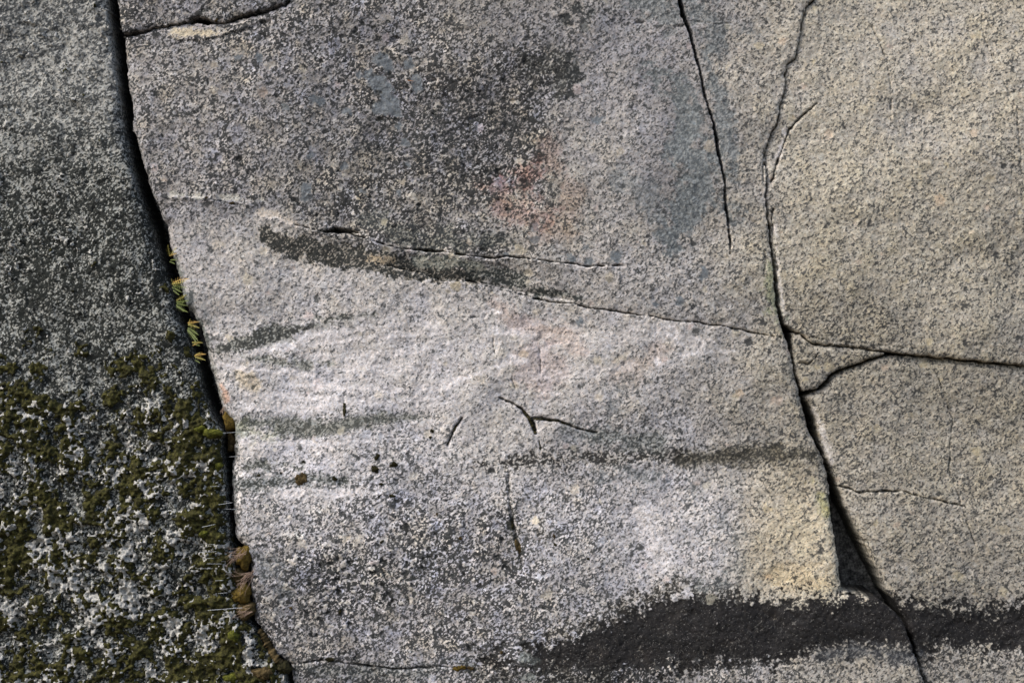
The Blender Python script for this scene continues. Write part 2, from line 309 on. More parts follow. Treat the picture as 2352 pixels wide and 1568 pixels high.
paint([(1880, 1500, 10), (1960, 1490, 16), (2100, 1505, 14)], (112, 112, 112), (64, 66, 70), .6, soft=16, warp=8, fine=3, st=.8)
paint([(660, 1535, 8), (800, 1540, 10), (960, 1545, 12), (1080, 1520, 8)], (150, 150, 146), (62, 66, 66), .66, soft=10, warp=7, fine=6, st=.7)
# dirty knobs and dark grit lower left
paint([(680, 1330, 30), (820, 1300, 40), (860, 1370, 40), (1000, 1300, 40)], None, (58, 60, 58), .62, soft=40, warp=24, fine=9, st=.7)
paint([(1168, 1100, 8), (1172, 1180, 10), (1186, 1260, 10), (1200, 1300, 6)], None, (66, 68, 60), .66, soft=12, warp=6, fine=5, st=.7)
paint([(1240, 1150, 6), (1250, 1250, 8)], None, (84, 80, 70), .6, soft=12, warp=6, fine=5, st=.5)
# flat blue-grey crusts where no pale grain shows
G1 = (124, 129, 133); G2 = (100, 106, 111)
for pts in ([(877, 142, 17), (890, 160, 12)], [(845, 176, 14), (866, 192, 20)], [(888, 205, 14), (892, 222, 12)], [(868, 250, 12), (905, 246, 19), (918, 262, 10)], [(955, 188, 14), (958, 198, 13)], [(938, 148, 9)],
            [(820, 175, 9)], [(706, 434, 15), (706, 450, 15)], [(830, 440, 8)], [(812, 475, 7)], [(709, 362, 8)], [(793, 380, 7)], [(773, 455, 6)], [(800, 259, 7)], [(720, 232, 6), (740, 234, 7)], [(915, 292, 7)], [(1229, 551, 8)],
            [(1342, 568, 9)], [(1312, 593, 8)], [(1352, 602, 8)], [(1413, 588, 9)], [(1615, 622, 9), (1612, 634, 8)], [(1502, 700, 6)], [(1564, 690, 10)], [(1332, 740, 5)], [(1165, 590, 5)], [(552, 135, 6)], [(598, 138, 6)],
            [(928, 330, 5)], [(660, 250, 8)], [(1500, 690, 4)], [(1226, 524, 7)], [(915, 440, 6)], [(940, 380, 5)], [(1376, 275, 8)]):
    paint(pts, G1, G2, .45, grain=.25, soft=2, warp=4, fine=2.5, st=.95)
for pts, s_ in (([(1465, 0, 34), (1530, 40, 30)], .75), ([(1500, 160, 10), (1560, 190, 22), (1590, 290, 34), (1560, 350, 30), (1610, 380, 30), (1600, 450, 44), (1560, 500, 42), (1545, 545, 22), (1545, 575, 8)], 1.0),
                ([(1420, 410, 24), (1480, 440, 34), (1520, 500, 30)], .55), ([(1625, 130, 6), (1640, 200, 14), (1660, 270, 16), (1668, 330, 12), (1682, 400, 10)], .85),
                ([(1600, 30, 22), (1650, 62, 20), (1640, 110, 14)], .7), ([(1690, 480, 9), (1690, 505, 9)], .7), ([(1690, 80, 8), (1712, 78, 8)], .6), ([(1440, 860, 8), (1410, 920, 14), (1390, 970, 12)], .55),
                ([(1380, 1090, 14), (1440, 1080, 14), (1500, 1100, 10)], .55), ([(1300, 985, 10), (1350, 1000, 10)], .5), ([(1600, 1100, 10), (1590, 1150, 10)], .5), ([(1660, 1190, 8), (1690, 1240, 14), (1700, 1310, 8)], .4),
                ([(1600, 1345, 10), (1660, 1340, 8)], .6), ([(600, 1290, 10), (650, 1330, 12), (640, 1400, 12)], .5), ([(430, 680, 14), (450, 720, 10), (470, 770, 8)], .6)):
    paint(pts, (136, 139, 139), (90, 95, 97), .52, grain=.85, soft=14, warp=14, fine=10, st=s_)
# small rosettes of crust lichen, bare flakes and dark specks of many sizes
rs = random.Random(21)
for _ in range(420):
    x_ = rs.uniform(330, 2600); y_ = rs.uniform(-150, 1380); q = rs.random() ** 2
    if y_ < 520 and x_ < 1300 and rs.random() < .6: continue
    i_ = int((x_ - X0) / STEP); j_ = int((y_ - Y0) / STEP)
    lc = LCOL[j_, i_]; k_ = rs.choice(((1.02, 1.0, .93), (1.05, 1.03, .98), (.97, .985, 1.0), (1.04, .99, .97)))
    paint([(x_, y_, 3 + 9 * q)], tuple(lc * np.array(k_)), None, .08, soft=2, warp=2.5, fine=2, st=.85)
for _ in range(260):
    x_ = rs.uniform(330, 2600); y_ = rs.uniform(-150, 1380); i_ = int((x_ - X0) / STEP); j_ = int((y_ - Y0) / STEP)
    dc = DCOL[j_, i_]; paint([(x_, y_, 1.5 + 5 * rs.random() ** 2.5)], tuple(dc * 1.15), tuple(dc * .85), .85, soft=2, warp=3, fine=3, st=.85)
# iron-red pigment
def stainc(pts, col, st, soft=14, warp=9, fine=4):
    w, m = mask(pts, soft, warp, fine, st); m = m[..., None]
    col = np.array(col, np.float32)
    LCOL[w] = LCOL[w] * (1 - m) + LCOL[w] * col * m; DCOL[w] = DCOL[w] * (1 - m) + DCOL[w] * col * m
stainc([(1215, 395, 26), (1190, 400, 20)], (1.09, .90, .87), .75, 20, 12, 9)
stainc([(1105, 425, 12), (1150, 435, 20), (1160, 480, 22), (1240, 490, 26)], (1.06, .91, .88), .65, 20, 12, 9)
stainc([(1255, 320, 22), (1270, 380, 20)], (1.04, .91, .86), .5)
stainc([(1320, 430, 24), (1300, 520, 24), (1240, 545, 20)], (1.04, .96, .91), .6)
stainc([(1130, 690, 10), (1190, 740, 20), (1290, 770, 20), (1330, 800, 14)], (1.01, .95, .93), .8)
stainc([(1240, 840, 60)], (1.0, .95, .95), .7)
stainc([(1430, 860, 30), (1520, 800, 20)], (1.02, .95, .9), .5)
stainc([(508, 880, 6), (520, 915, 9), (508, 935, 5)], (1.0, .80, .68), .7, 6, 4, 3)
stainc([(560, 860, 20), (590, 890, 14)], (1.02, .96, .82), .7)
stainc([(1780, 1320, 24), (1900, 1330, 24)], (1.03, .98, .88), .5)
stainc([(1800, 1120, 75), (1800, 1220, 95), (1795, 1300, 85)], (1.02, .995, .94), .65, 40, 18, 9)
stainc([(1880, 1110, 8), (1900, 1180, 8)], (.96, .98, .76), .7)
stainc([(1760, 600, 8), (1778, 700, 10), (1788, 760, 8)], (.86, .92, .80), .7, 8)
stainc([(560, 985, 10), (620, 1000, 12)], (.95, .97, .82), .6)
w, m = mask([(p[0] + 2, p[1], 5) for p in FL_MAIN[6:24]], 11, 3, 3, .8); m = m[..., None]  # greenish algae tone plus the rim's shade, both painted into the colour
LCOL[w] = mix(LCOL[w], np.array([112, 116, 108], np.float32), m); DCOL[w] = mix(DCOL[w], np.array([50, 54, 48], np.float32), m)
# cream lichen
paint([(402, 76, 8), (440, 80, 11), (480, 82, 8), (520, 78, 2)], (198, 184, 158), (110, 106, 98), .22, soft=4, warp=3, fine=3, st=.9)
paint([(594, 492, 4), (640, 496, 4), (690, 517, 2)], (206, 194, 180), None, .2, soft=3, st=.8)
paint([(400, 448, 2), (520, 452, 3), (600, 462, 3)], (200, 196, 182), None, .25, soft=3, st=.7)
# lime wash and salts
for pts, s_ in (([(560, 815, 4), (640, 800, 5), (760, 785, 5), (900, 770, 4), (1040, 762, 2)], .6), ([(640, 880, 5), (780, 890, 7), (900, 896, 5), (1040, 890, 3)], .55), ([(720, 820, 8), (860, 815, 10), (980, 800, 6)], .5),
                ([(560, 905, 6), (700, 912, 8), (860, 925, 6), (1000, 915, 3)], .55), ([(560, 1015, 6), (700, 1020, 6), (860, 1010, 5)], .5), ([(640, 1130, 12), (760, 1135, 10), (900, 1120, 8)], .4), ([(800, 850, 16), (960, 845, 14)], .4),
                ([(1200, 800, 4), (1300, 810, 4)], .4), ([(650, 745, 4), (740, 738, 3)], .6), ([(1180, 770, 16), (1320, 790, 20), (1480, 770, 20), (1640, 790, 14)], .28), ([(1150, 870, 14), (1300, 860, 14), (1450, 840, 12)], .25), ([(1220, 742, 3), (1330, 752, 3)], .5), ([(1300, 836, 3), (1420, 846, 3)], .5), ([(1180, 900, 3), (1290, 905, 3)], .45), ([(1392, 815, 3)], .8), ([(1262, 826, 3.5)], .8), ([(500, 832, 3), (560, 846, 5), (640, 853, 5), (720, 862, 5)], .8), ([(590, 806, 5), (640, 790, 7), (720, 772, 6), (860, 752, 4), (1000, 742, 2)], .5), ([(700, 770, 10), (760, 742, 4), (850, 726, 3)], .4),
                ([(980, 880, 3), (1060, 872, 5), (1110, 855, 5), (1135, 843, 3)], .75), ([(1112, 718, 4), (1150, 716, 6)], .9), ([(1146, 840, 7), (1170, 825, 11), (1210, 830, 6)], .7), ([(1509, 830, 5.5)], 1.0),
                ([(1120, 758, 4), (1180, 766, 5), (1230, 770, 3)], .6), ([(1550, 818, 4), (1620, 808, 5), (1700, 806, 3)], .5), ([(980, 750, 5), (1040, 755, 5)], .45), ([(1140, 720, 2), (1146, 850, 3)], .4),
                ([(560, 930, 12), (640, 940, 10), (760, 930, 6)], .5), ([(1450, 740, 6), (1540, 750, 8), (1560, 790, 6)], .5), ([(1780, 520, 4), (1784, 600, 3), (1800, 720, 5)], .5), ([(1800, 300, 6), (1790, 360, 6)], .6),
                ([(1842, 960, 3), (1865, 1000, 3), (1900, 1070, 5)], .1), ([(1870, 940, 5), (1890, 980, 6), (1910, 1060, 4)], .5), ([(1480, 1180, 30), (1520, 1280, 30)], .3), ([(1250, 610, 3), (1420, 616, 3)], .2)):
    paint(pts, (236, 229, 228), (190, 185, 184), .08, soft=3.5, warp=1.5, fine=2.5, st=s_)
# knobs of crust lichen and dark pits
kn = fbm(11, 2, .6); kn2 = fbm(13, 2, .6); dens = fbm(80, 3)
ll_ = np.exp(-((X - 760) / 330) ** 2 - ((Y - 1290) / 170) ** 2)
wk = rough * (ss(1.25, 1.75, kn + .35 * dens + .55 * ll_) * (.65 + .35 * ll_)) * (1 - BLK)
wp = (rough * .9 + .1) * ss(1.35, 1.85, kn2 - .3 * dens + .35 * ll_) * (1 - BLK)
LCOL = mix(LCOL, np.array([214, 206, 192], np.float32), (wk * .7)[..., None]); COV = COV * (1 - .75 * wk)
LCOL = mix(LCOL, np.array([92, 92, 88], np.float32), (wp * .8)[..., None]); DCOL = mix(DCOL, np.array([40, 41, 40], np.float32), (wp * .8)[..., None]); COV = COV + (.85 - COV) * wp * .8
H += (wk * .0026 - wp * .0030 + rough * fbm(7, 1) * .0007).astype(np.float32)
# pale chips along crack lips; crack grime and shade painted as dark colour
for pl2, in ((R_L[3:30],), (T_LO[1:11],), (C1_LO[:5],), (C2_LO[:7],)):
    w = window(pl2, 30); d = dline(pl2, w); chip[w] = np.maximum(chip[w], ss(1, 3, d) * ss(13, 5, d) * ss(-.1, 1.0, n_ch[w] + .5 * n_f[w]))
cm = (chip * .6)[..., None]
LCOL = mix(LCOL, LCOL * 1.02 + np.array([24, 22, 22], np.float32), cm); COV = COV * (1 - .5 * chip); H -= chip * .0016
dm = dirt_shade[..., None]
LCOL = mix(LCOL, np.array([34, 33, 31], np.float32), dm); DCOL = mix(DCOL, np.array([24, 24, 23], np.float32), dm)

# ---- the wet mossy rock on the left: dark stone, its own relief
inL = inside(polyL, (slice(0, NY), slice(0, NX)))
lump = fbm(34, 4, .6); lump2 = fbm(15, 3, .7)
down = ss(800, 1000, Y)
HL = H + (lump * .006 + lump2 * .0028) * (.35 + .65 * down)
LL = np.ones_like(LCOL) * np.array([160, 160, 154], np.float32); LL = mix(LL, np.array([172, 170, 164], np.float32), (1 - ss(100, 560, Y))[..., None])
DL = np.ones_like(DCOL) * np.array([36, 39, 36], np.float32); DL = mix(DL, np.array([80, 82, 82], np.float32), (1 - ss(100, 560, Y))[..., None])
CL = np.clip(.68 - .16 * (1 - ss(100, 560, Y)) + n_m * .1 + n_f * .06, .1, .95)
moss_f = (lump * .6 + n_m * .45 + lump2 * .22 + fbm(7, 1) * .30 + fbm(90, 2) * .25) + ss(640, 980, Y) * 1.5 - 1.22 - .5 * ss(500, 380, X) * ss(900, 700, Y)
moss_f += -0.25 * ss(60, -200, X)
w, m = mask([(538, 1440, 14), (540, 1500, 12), (480, 1530, 40), (420, 1540, 30), (600, 1555, 20)], 14, 6, 3); moss_f[w] += m * .8
w, m = mask([(470, 1340, 40), (480, 1100, 20), (495, 1400, 20)], 30, 6, 3); moss_f[w] += m * .5
w, m = mask([(572, 1470, 14), (580, 1520, 14)], 8, 4, 3); moss_f[w] -= m * 1.6
# white crusts
wl = (fbm(8, 2, .8) * .75 + fbm(45, 3) * .5)
white_f = wl - .92 + .6 * ss(860, 960, Y)
for pts, s_ in (([(400, 960, 18), (430, 980, 14)], .7), ([(400, 1230, 14), (440, 1240, 12), (405, 1270, 14)], .7), ([(440, 1340, 12), (450, 1370, 12), (400, 1390, 12)], .8), ([(400, 1430, 22), (470, 1440, 14), (440, 1460, 16)], .8),
                ([(572, 1450, 12), (575, 1490, 12), (570, 1525, 10)], 1.3), ([(410, 1100, 12), (415, 1140, 12)], .4), ([(470, 1500, 10), (440, 1500, 10)], .3), ([(400, 1060, 10)], .5), ([(300, 1200, 40), (240, 1400, 40), (120, 1250, 50)], .4)):
    w, m = mask(pts, 8, 5, 4); white_f[w] += m * s_

def slab(name, poly, label, mHH=None, light=None, dark=None, cov=None, off=0.0, rnd=.012, rw=7.0, tilt=(0, 0), fis=None, rims=()):
    """one slab: the relief inside its outline, rounded at the rim, with walls running back into the rock"""
    HH = H if mHH is None else mHH
    light = LCOL if light is None else light; dark = DCOL if dark is None else dark; cov = COV if cov is None else cov
    w = window([(min(p[0], X1 - STEP), p[1]) for p in poly], 12)
    ins = inside(poly, w)
    d = np.abs(dline([p for p in poly], w, closed=True)); sd_ = np.where(ins, d, -d)
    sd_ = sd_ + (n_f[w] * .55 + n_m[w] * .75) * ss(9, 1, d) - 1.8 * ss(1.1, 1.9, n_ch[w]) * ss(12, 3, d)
    keep = sd_ > -6.0
    dep = HH[w] + off - rnd * (1 + .45 * n_m[w]) * np.exp(-np.clip(sd_, 0, None) / (rw * (1 + .25 * np.clip(n_l[w], -2, 2)))) + tilt[0] * (XW[w] - poly[0][0]) / PXM + tilt[1] * (Y[w] - 784) / PXM
    for rp, rd, rwid in rims:
        dl = np.clip(dline(rp, w), 0, None); dep = dep - rd * (1 + .3 * n_m[w]) * np.exp(-dl / rwid)
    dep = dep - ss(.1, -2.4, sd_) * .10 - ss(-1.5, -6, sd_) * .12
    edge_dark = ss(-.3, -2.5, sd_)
    vid = -np.ones(sd_.shape, int); vid[keep] = np.arange(keep.sum())
    quad = keep[:-1, :-1] & keep[1:, :-1] & keep[1:, 1:] & keep[:-1, 1:]
    q = np.stack([vid[:-1, :-1][quad], vid[1:, :-1][quad], vid[1:, 1:][quad], vid[:-1, 1:][quad]], 1)
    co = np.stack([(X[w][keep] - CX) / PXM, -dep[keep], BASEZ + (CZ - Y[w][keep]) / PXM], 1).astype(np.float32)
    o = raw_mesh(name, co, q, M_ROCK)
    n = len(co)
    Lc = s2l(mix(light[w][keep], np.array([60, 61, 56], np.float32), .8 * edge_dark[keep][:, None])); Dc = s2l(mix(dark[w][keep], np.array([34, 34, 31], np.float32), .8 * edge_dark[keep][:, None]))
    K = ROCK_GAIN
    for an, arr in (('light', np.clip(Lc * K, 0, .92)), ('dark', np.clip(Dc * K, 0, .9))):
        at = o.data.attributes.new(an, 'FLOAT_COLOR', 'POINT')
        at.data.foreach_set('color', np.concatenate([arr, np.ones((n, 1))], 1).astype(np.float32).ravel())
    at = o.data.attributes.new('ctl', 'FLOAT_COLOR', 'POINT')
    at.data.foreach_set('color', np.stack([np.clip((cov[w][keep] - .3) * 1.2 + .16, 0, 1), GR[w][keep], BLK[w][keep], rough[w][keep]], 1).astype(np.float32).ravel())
    if fis is not None: fis(w, sd_, dep)
    SURF[w] = np.where(sd_ > 0, dep, SURF[w])
    tag(o, label, 'rock')
    return o
def raw_mesh(name, co, q, mat):
    me = bpy.data.meshes.new(name); n = len(co)
    me.vertices.add(n); me.vertices.foreach_set('co', co.ravel())
    me.loops.add(q.size); me.loops.foreach_set('vertex_index', q.ravel().astype(np.int32))
    me.polygons.add(len(q)); me.polygons.foreach_set('loop_start', np.arange(0, q.size, 4, dtype=np.int32)); me.polygons.foreach_set('loop_total', np.full(len(q), 4, np.int32))
    me.polygons.foreach_set('use_smooth', np.ones(len(q), bool))
    me.update(calc_edges=True); me.validate()
    me.materials.append(mat)
    o = bpy.data.objects.new(name, me); C.objects.link(o); return o
SURF = np.full(H.shape, -.2, np.float32)
ROCK_GAIN = 1.0

# ------------------------------------------------------------------ materials
class NT:
    def __init__(s, name):
        s.m = bpy.data.materials.new(name); s.m.use_nodes = True; s.t = s.m.node_tree; s.t.nodes.clear()
        s.o = s.n('ShaderNodeOutputMaterial'); s.b = s.n('ShaderNodeBsdfPrincipled'); s.l(s.b.outputs[0], s.o.inputs[0])
    def n(s, k, **kw):
        x = s.t.nodes.new(k)
        for a_, v in kw.items(): setattr(x, a_, v)
        return x
    def l(s, a_, b_): s.t.links.new(a_, b_)
    def put(s, inp, v):
        if isinstance(v, bpy.types.NodeSocket): s.l(v, inp)
        else: inp.default_value = v
    def math(s, op, a_, b_=0.0, clamp=False):
        x = s.n('ShaderNodeMath', operation=op, use_clamp=clamp); s.put(x.inputs[0], a_); s.put(x.inputs[1], b_); return x.outputs[0]
    def mixc(s, f, a_, b_, mode='MIX'):
        x = s.n('ShaderNodeMix', data_type='RGBA', blend_type=mode); s.put(x.inputs[0], f); s.put(x.inputs[6], a_); s.put(x.inputs[7], b_); return x.outputs[2]
    def noise(s, co, scale, detail=2, rough=.5):
        x = s.n('ShaderNodeTexNoise'); s.l(co, x.inputs['Vector']); x.inputs['Scale'].default_value = scale; x.inputs['Detail'].default_value = detail; x.inputs['Roughness'].default_value = rough; return x.outputs[0]
    def ramp(s, f, stops):
        x = s.n('ShaderNodeValToRGB'); s.put(x.inputs[0], f)
        while len(x.color_ramp.elements) < len(stops): x.color_ramp.elements.new(.5)
        for el, (p, c) in zip(x.color_ramp.elements, stops): el.position = p; el.color = tuple(c) + (1,)
        return x.outputs[0]
def rock_material():
    k = NT('speckled_granite')
    co = k.n('ShaderNodeTexCoord').outputs['Object']
    mp = k.n('ShaderNodeMapping'); mp.inputs['Rotation'].default_value = (0, R(40), 0); k.l(co, mp.inputs[0])
    mq = k.n('ShaderNodeMapping'); mq.inputs['Scale'].default_value = (.86, 1, 1.16); k.l(mp.outputs[0], mq.inputs[0]); co = mq.outputs[0]
    L = k.n('ShaderNodeAttribute', attribute_name='light').outputs['Color']; D = k.n('ShaderNodeAttribute', attribute_name='dark').outputs['Color']
    ct = k.n('ShaderNodeAttribute', attribute_name='ctl'); sp = k.n('ShaderNodeSeparateColor'); k.l(ct.outputs['Color'], sp.inputs[0])
    cov, gr, blk = sp.outputs
    rgh = ct.outputs['Alpha']
    n1 = k.noise(co, 172, 4, .62)                        # mineral grains
    n2 = k.noise(co, 68, 3, .6)                          # clots of lichen
    n = k.math('ADD', k.math('MULTIPLY', n1, .66), k.math('MULTIPLY', n2, .34))
    thr = k.math('ADD', k.math('MULTIPLY', k.math('SUBTRACT', .5, cov), .24), .5)
    pl_ = k.n('ShaderNodeTexVoronoi', feature='F1'); k.l(co, pl_.inputs['Vector']); pl_.inputs['Scale'].default_value = 105
    n = k.math('ADD', n, k.math('MULTIPLY', k.math('SUBTRACT', pl_.outputs['Distance'], .42), .16))
    f = k.math('ADD', k.math('MULTIPLY', k.math('SUBTRACT', n, thr), k.math('ADD', k.math('MULTIPLY', rgh, 4.0), 15.0)), .5, clamp=True)
    f = k.math('MULTIPLY', f, k.math('ADD', k.math('MULTIPLY', gr, .8), .2))
    f = k.math('ADD', f, k.math('MULTIPLY', k.math('SUBTRACT', 1.0, gr), .25), clamp=True)
    # pale crystals differ from one another
    v = k.n('ShaderNodeTexVoronoi', feature='F1'); k.l(co, v.inputs['Vector']); v.inputs['Scale'].default_value = 240
    vs = k.n('ShaderNodeSeparateColor'); k.l(v.outputs['Color'], vs.inputs[0])
    lv = k.math('ADD', k.math('MULTIPLY', vs.outputs[0], .56), .74)
    Lx = k.mixc(1.0, L, k.mixc(k.math('MULTIPLY', vs.outputs[1], .8), (1, .97, .93, 1), (.93, 1.0, 1.05, 1)), 'MULTIPLY')
    vm = k.n('ShaderNodeVectorMath', operation='SCALE'); k.l(Lx, vm.inputs[0]); k.l(lv, vm.inputs['Scale'])
    n3 = k.noise(co, 330, 2, .6)
    vd = k.n('ShaderNodeVectorMath', operation='SCALE'); k.l(D, vd.inputs[0]); k.l(k.math('ADD', k.math('MULTIPLY', n3, 1.3), .35), vd.inputs['Scale'])
    col = k.mixc(f, vm.outputs[0], vd.outputs[0])
    # stray white specks on the black seep and dark areas
    n4 = k.noise(co, 260, 2, .5)
    spk = k.math('MULTIPLY', k.math('MULTIPLY', k.math('SUBTRACT', n4, k.math('SUBTRACT', .70, k.math('MULTIPLY', blk, .045))), 14.0, True), .55, True)
    col = k.mixc(spk, col, (.42, .40, .37, 1))
    k.l(col, k.b.inputs['Base Color'])
    ro = k.math('SUBTRACT', .92, k.math('MULTIPLY', blk, .2)); k.l(ro, k.b.inputs['Roughness'])
    k.b.inputs['Specular IOR Level'].default_value = .35
    hgt = k.math('ADD', k.math('MULTIPLY', n1, .6), k.math('ADD', k.math('MULTIPLY', n2, .5), k.math('MULTIPLY', n3, .25)))
    bp = k.n('ShaderNodeBump'); bp.inputs['Distance'].default_value = .006
    k.l(k.math('ADD', k.math('MULTIPLY', rgh, .9), .36), bp.inputs['Strength'])
    k.l(hgt, bp.inputs['Height']); k.l(bp.outputs[0], k.b.inputs['Normal'])
    return k.m
def growth_material(name, stops, scale=90, bump=.6, rough_=.95, fine=260):
    k = NT(name); co = k.n('ShaderNodeTexCoord').outputs['Object']
    a_ = k.noise(co, scale, 4, .65); b_ = k.noise(co, fine, 2, .6)
    c = k.ramp(k.math('ADD', k.math('MULTIPLY', a_, .65), k.math('MULTIPLY', b_, .35)), stops)
    k.l(c, k.b.inputs['Base Color']); k.b.inputs['Roughness'].default_value = rough_; k.b.inputs['Specular IOR Level'].default_value = .2
    bp = k.n('ShaderNodeBump'); bp.inputs['Distance'].default_value = .006; bp.inputs['Strength'].default_value = bump; k.l(b_, bp.inputs['Height']); k.l(bp.outputs[0], k.b.inputs['Normal'])
    return k.m
def plain(name, col, rough_=.8, trans=0, sc=120, var=.35):
    k = NT(name); co = k.n('ShaderNodeTexCoord').outputs['Object']
    c = k.ramp(k.noise(co, sc, 3), [(.3, [x * (1 - var) for x in col]), (.7, [min(1, x * (1 + var)) for x in col])])
    k.l(c, k.b.inputs['Base Color']); k.b.inputs['Roughness'].default_value = rough_; k.b.inputs['Transmission Weight'].default_value = trans
    return k.m
M_ROCK = rock_material()
M_MOSS = growth_material('moss', [(.36, (.016, .015, .008)), (.48, (.040, .038, .013)), (.58, (.078, .073, .020)), (.70, (.15, .14, .040))])
M_DARKMOSS = growth_material('dark_moss', [(.36, (.012, .012, .007)), (.5, (.035, .032, .014)), (.66, (.085, .072, .03))])
M_GREENMOSS = growth_material('green_moss', [(.36, (.04, .045, .010)), (.5, (.10, .105, .016)), (.66, (.21, .21, .035))])
M_RUSTMOSS = growth_material('rust_moss', [(.36, (.05, .035, .012)), (.5, (.15, .10, .022)), (.66, (.30, .21, .05))])
M_BROWNMOSS = growth_material('brown_moss', [(.36, (.035, .026, .014)), (.5, (.095, .068, .028)), (.66, (.22, .16, .08))])
M_LICHEN = growth_material('white_lichen', [(.34, (.22, .22, .20)), (.48, (.46, .45, .42)), (.62, (.70, .68, .62))], scale=150, bump=.8)
M_STEM = plain('dead_stem', (.34, .24, .18)); M_NEEDLE = plain('pine_needle', (.55, .22, .06))
M_FG = plain('fern_green', (.20, .25, .06), .6, sc=60); M_FY = plain('fern_yellow', (.46, .40, .10), .6, sc=60); M_FO = plain('fern_orange', (.56, .36, .10), .6, sc=60)
M_WATER = plain('water', (.72, .75, .77), .2, .5, var=.05)
M_SOIL = growth_material('leaf_litter', [(.35, (.03, .022, .014)), (.5, (.07, .05, .03)), (.66, (.14, .11, .07))], scale=3, fine=60)

# ------------------------------------------------------------------ the rock
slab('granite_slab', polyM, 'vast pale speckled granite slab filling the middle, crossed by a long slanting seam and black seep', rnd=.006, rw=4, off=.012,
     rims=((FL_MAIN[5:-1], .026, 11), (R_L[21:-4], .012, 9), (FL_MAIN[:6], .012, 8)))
slab('granite_block', polyT, 'grey speckled granite block above the shadowed ledge crack in the upper left corner', off=.022, rnd=.006, rw=5)
slab('granite_slab', polyR1, 'tall buff granite slab right of the long crack, above the wedge shaped block', off=.002, rnd=.006, rw=4)
slab('granite_block', polyR2, 'small wedge shaped buff granite block pinched between two cracks right of the fissure', off=-.004, rnd=.007, rw=5)
slab('granite_slab', polyR3, 'buff granite slab below the wedge shaped block, at the lower right of the black fissure', off=-.012, rnd=.016, rw=8)
slab('mossy_rock', polyL, 'dark wet rock left of the black fissure, coated with moss and white lichen', mHH=HL, light=LL, dark=DL, cov=CL, off=.026, rnd=.026, rw=11)

def skin(name, field, base, mat, thick, label, cat, rel=1.0):
    """a growth that covers part of the left rock: a skin of its own thickness over the relief"""
    f = np.where(inL, field, -1)
    # stay off the rim of the rock
    keep = (f > -.12) & (SURF > -.1)
    dep = SURF + thick * ss(0.0, .5, f) - .004 * (1 - ss(-.12, .06, f)) + (n_f * .0014 + n_x * .0009) * rel * ss(0, .3, f)
    vid = -np.ones(keep.shape, int); vid[keep] = np.arange(keep.sum())
    quad = keep[:-1, :-1] & keep[1:, :-1] & keep[1:, 1:] & keep[:-1, 1:]
    q = np.stack([vid[:-1, :-1][quad], vid[1:, :-1][quad], vid[1:, 1:][quad], vid[:-1, 1:][quad]], 1)
    co = np.stack([(X[keep] - CX) / PXM, -dep[keep], BASEZ + (CZ - Y[keep]) / PXM], 1).astype(np.float32)
    o = raw_mesh(name, co, q, mat); tag(o, label, cat, kind='stuff'); return o
skin('moss', moss_f, HL, M_MOSS, .007, 'olive green moss carpet spread over the dark left rock', 'moss', 1.6)
skin('white_lichen', white_f, HL, M_LICHEN, .0095, 'crusty white lichen scattered over the mossy left rock', 'lichen', 1.8)

# bedrock behind and beyond the slabs, and the ground in front of it
def cliff():
    nx, nz = 150, 110; v = []; f = []
    r = random.Random(3); ph = [r.uniform(0, 6.3) for _ in range(8)]
    for j in range(nz):
        for i in range(nx):
            x = -9 + 18 * i / (nx - 1); z = -.4 + 8.4 * j / (nz - 1)
            edge = max(abs(x) - 1.75, abs(z - BASEZ) - 1.2)
            d = -.19 + .15 * min(1, max(0, edge / .25)) + .05 * math.sin(x * 1.3 + ph[0]) * math.sin(z * 1.1 + ph[1]) * min(1, max(0, edge)) + r.uniform(-.004, .004)
            v.append((x, -d, z))
    for j in range(nz - 1):
        for i in range(nx - 1):
            a_ = j * nx + i; f.append((a_, a_ + 1, a_ + nx + 1, a_ + nx))
    o = link_mesh('cliff', v, f, M_CLIFF); tag(o, kind='structure')
M_CLIFF = growth_material('bedrock', [(.38, (.03, .03, .03)), (.5, (.12, .118, .11)), (.6, (.3, .29, .27))], scale=60, fine=160)
cliff()
gv = [(-40, -60, 0), (40, -60, 0), (40, .4, 0), (-40, .4, 0)]
tag(link_mesh('ground', gv, [(0, 1, 2, 3)], M_SOIL, smooth=False), kind='structure')

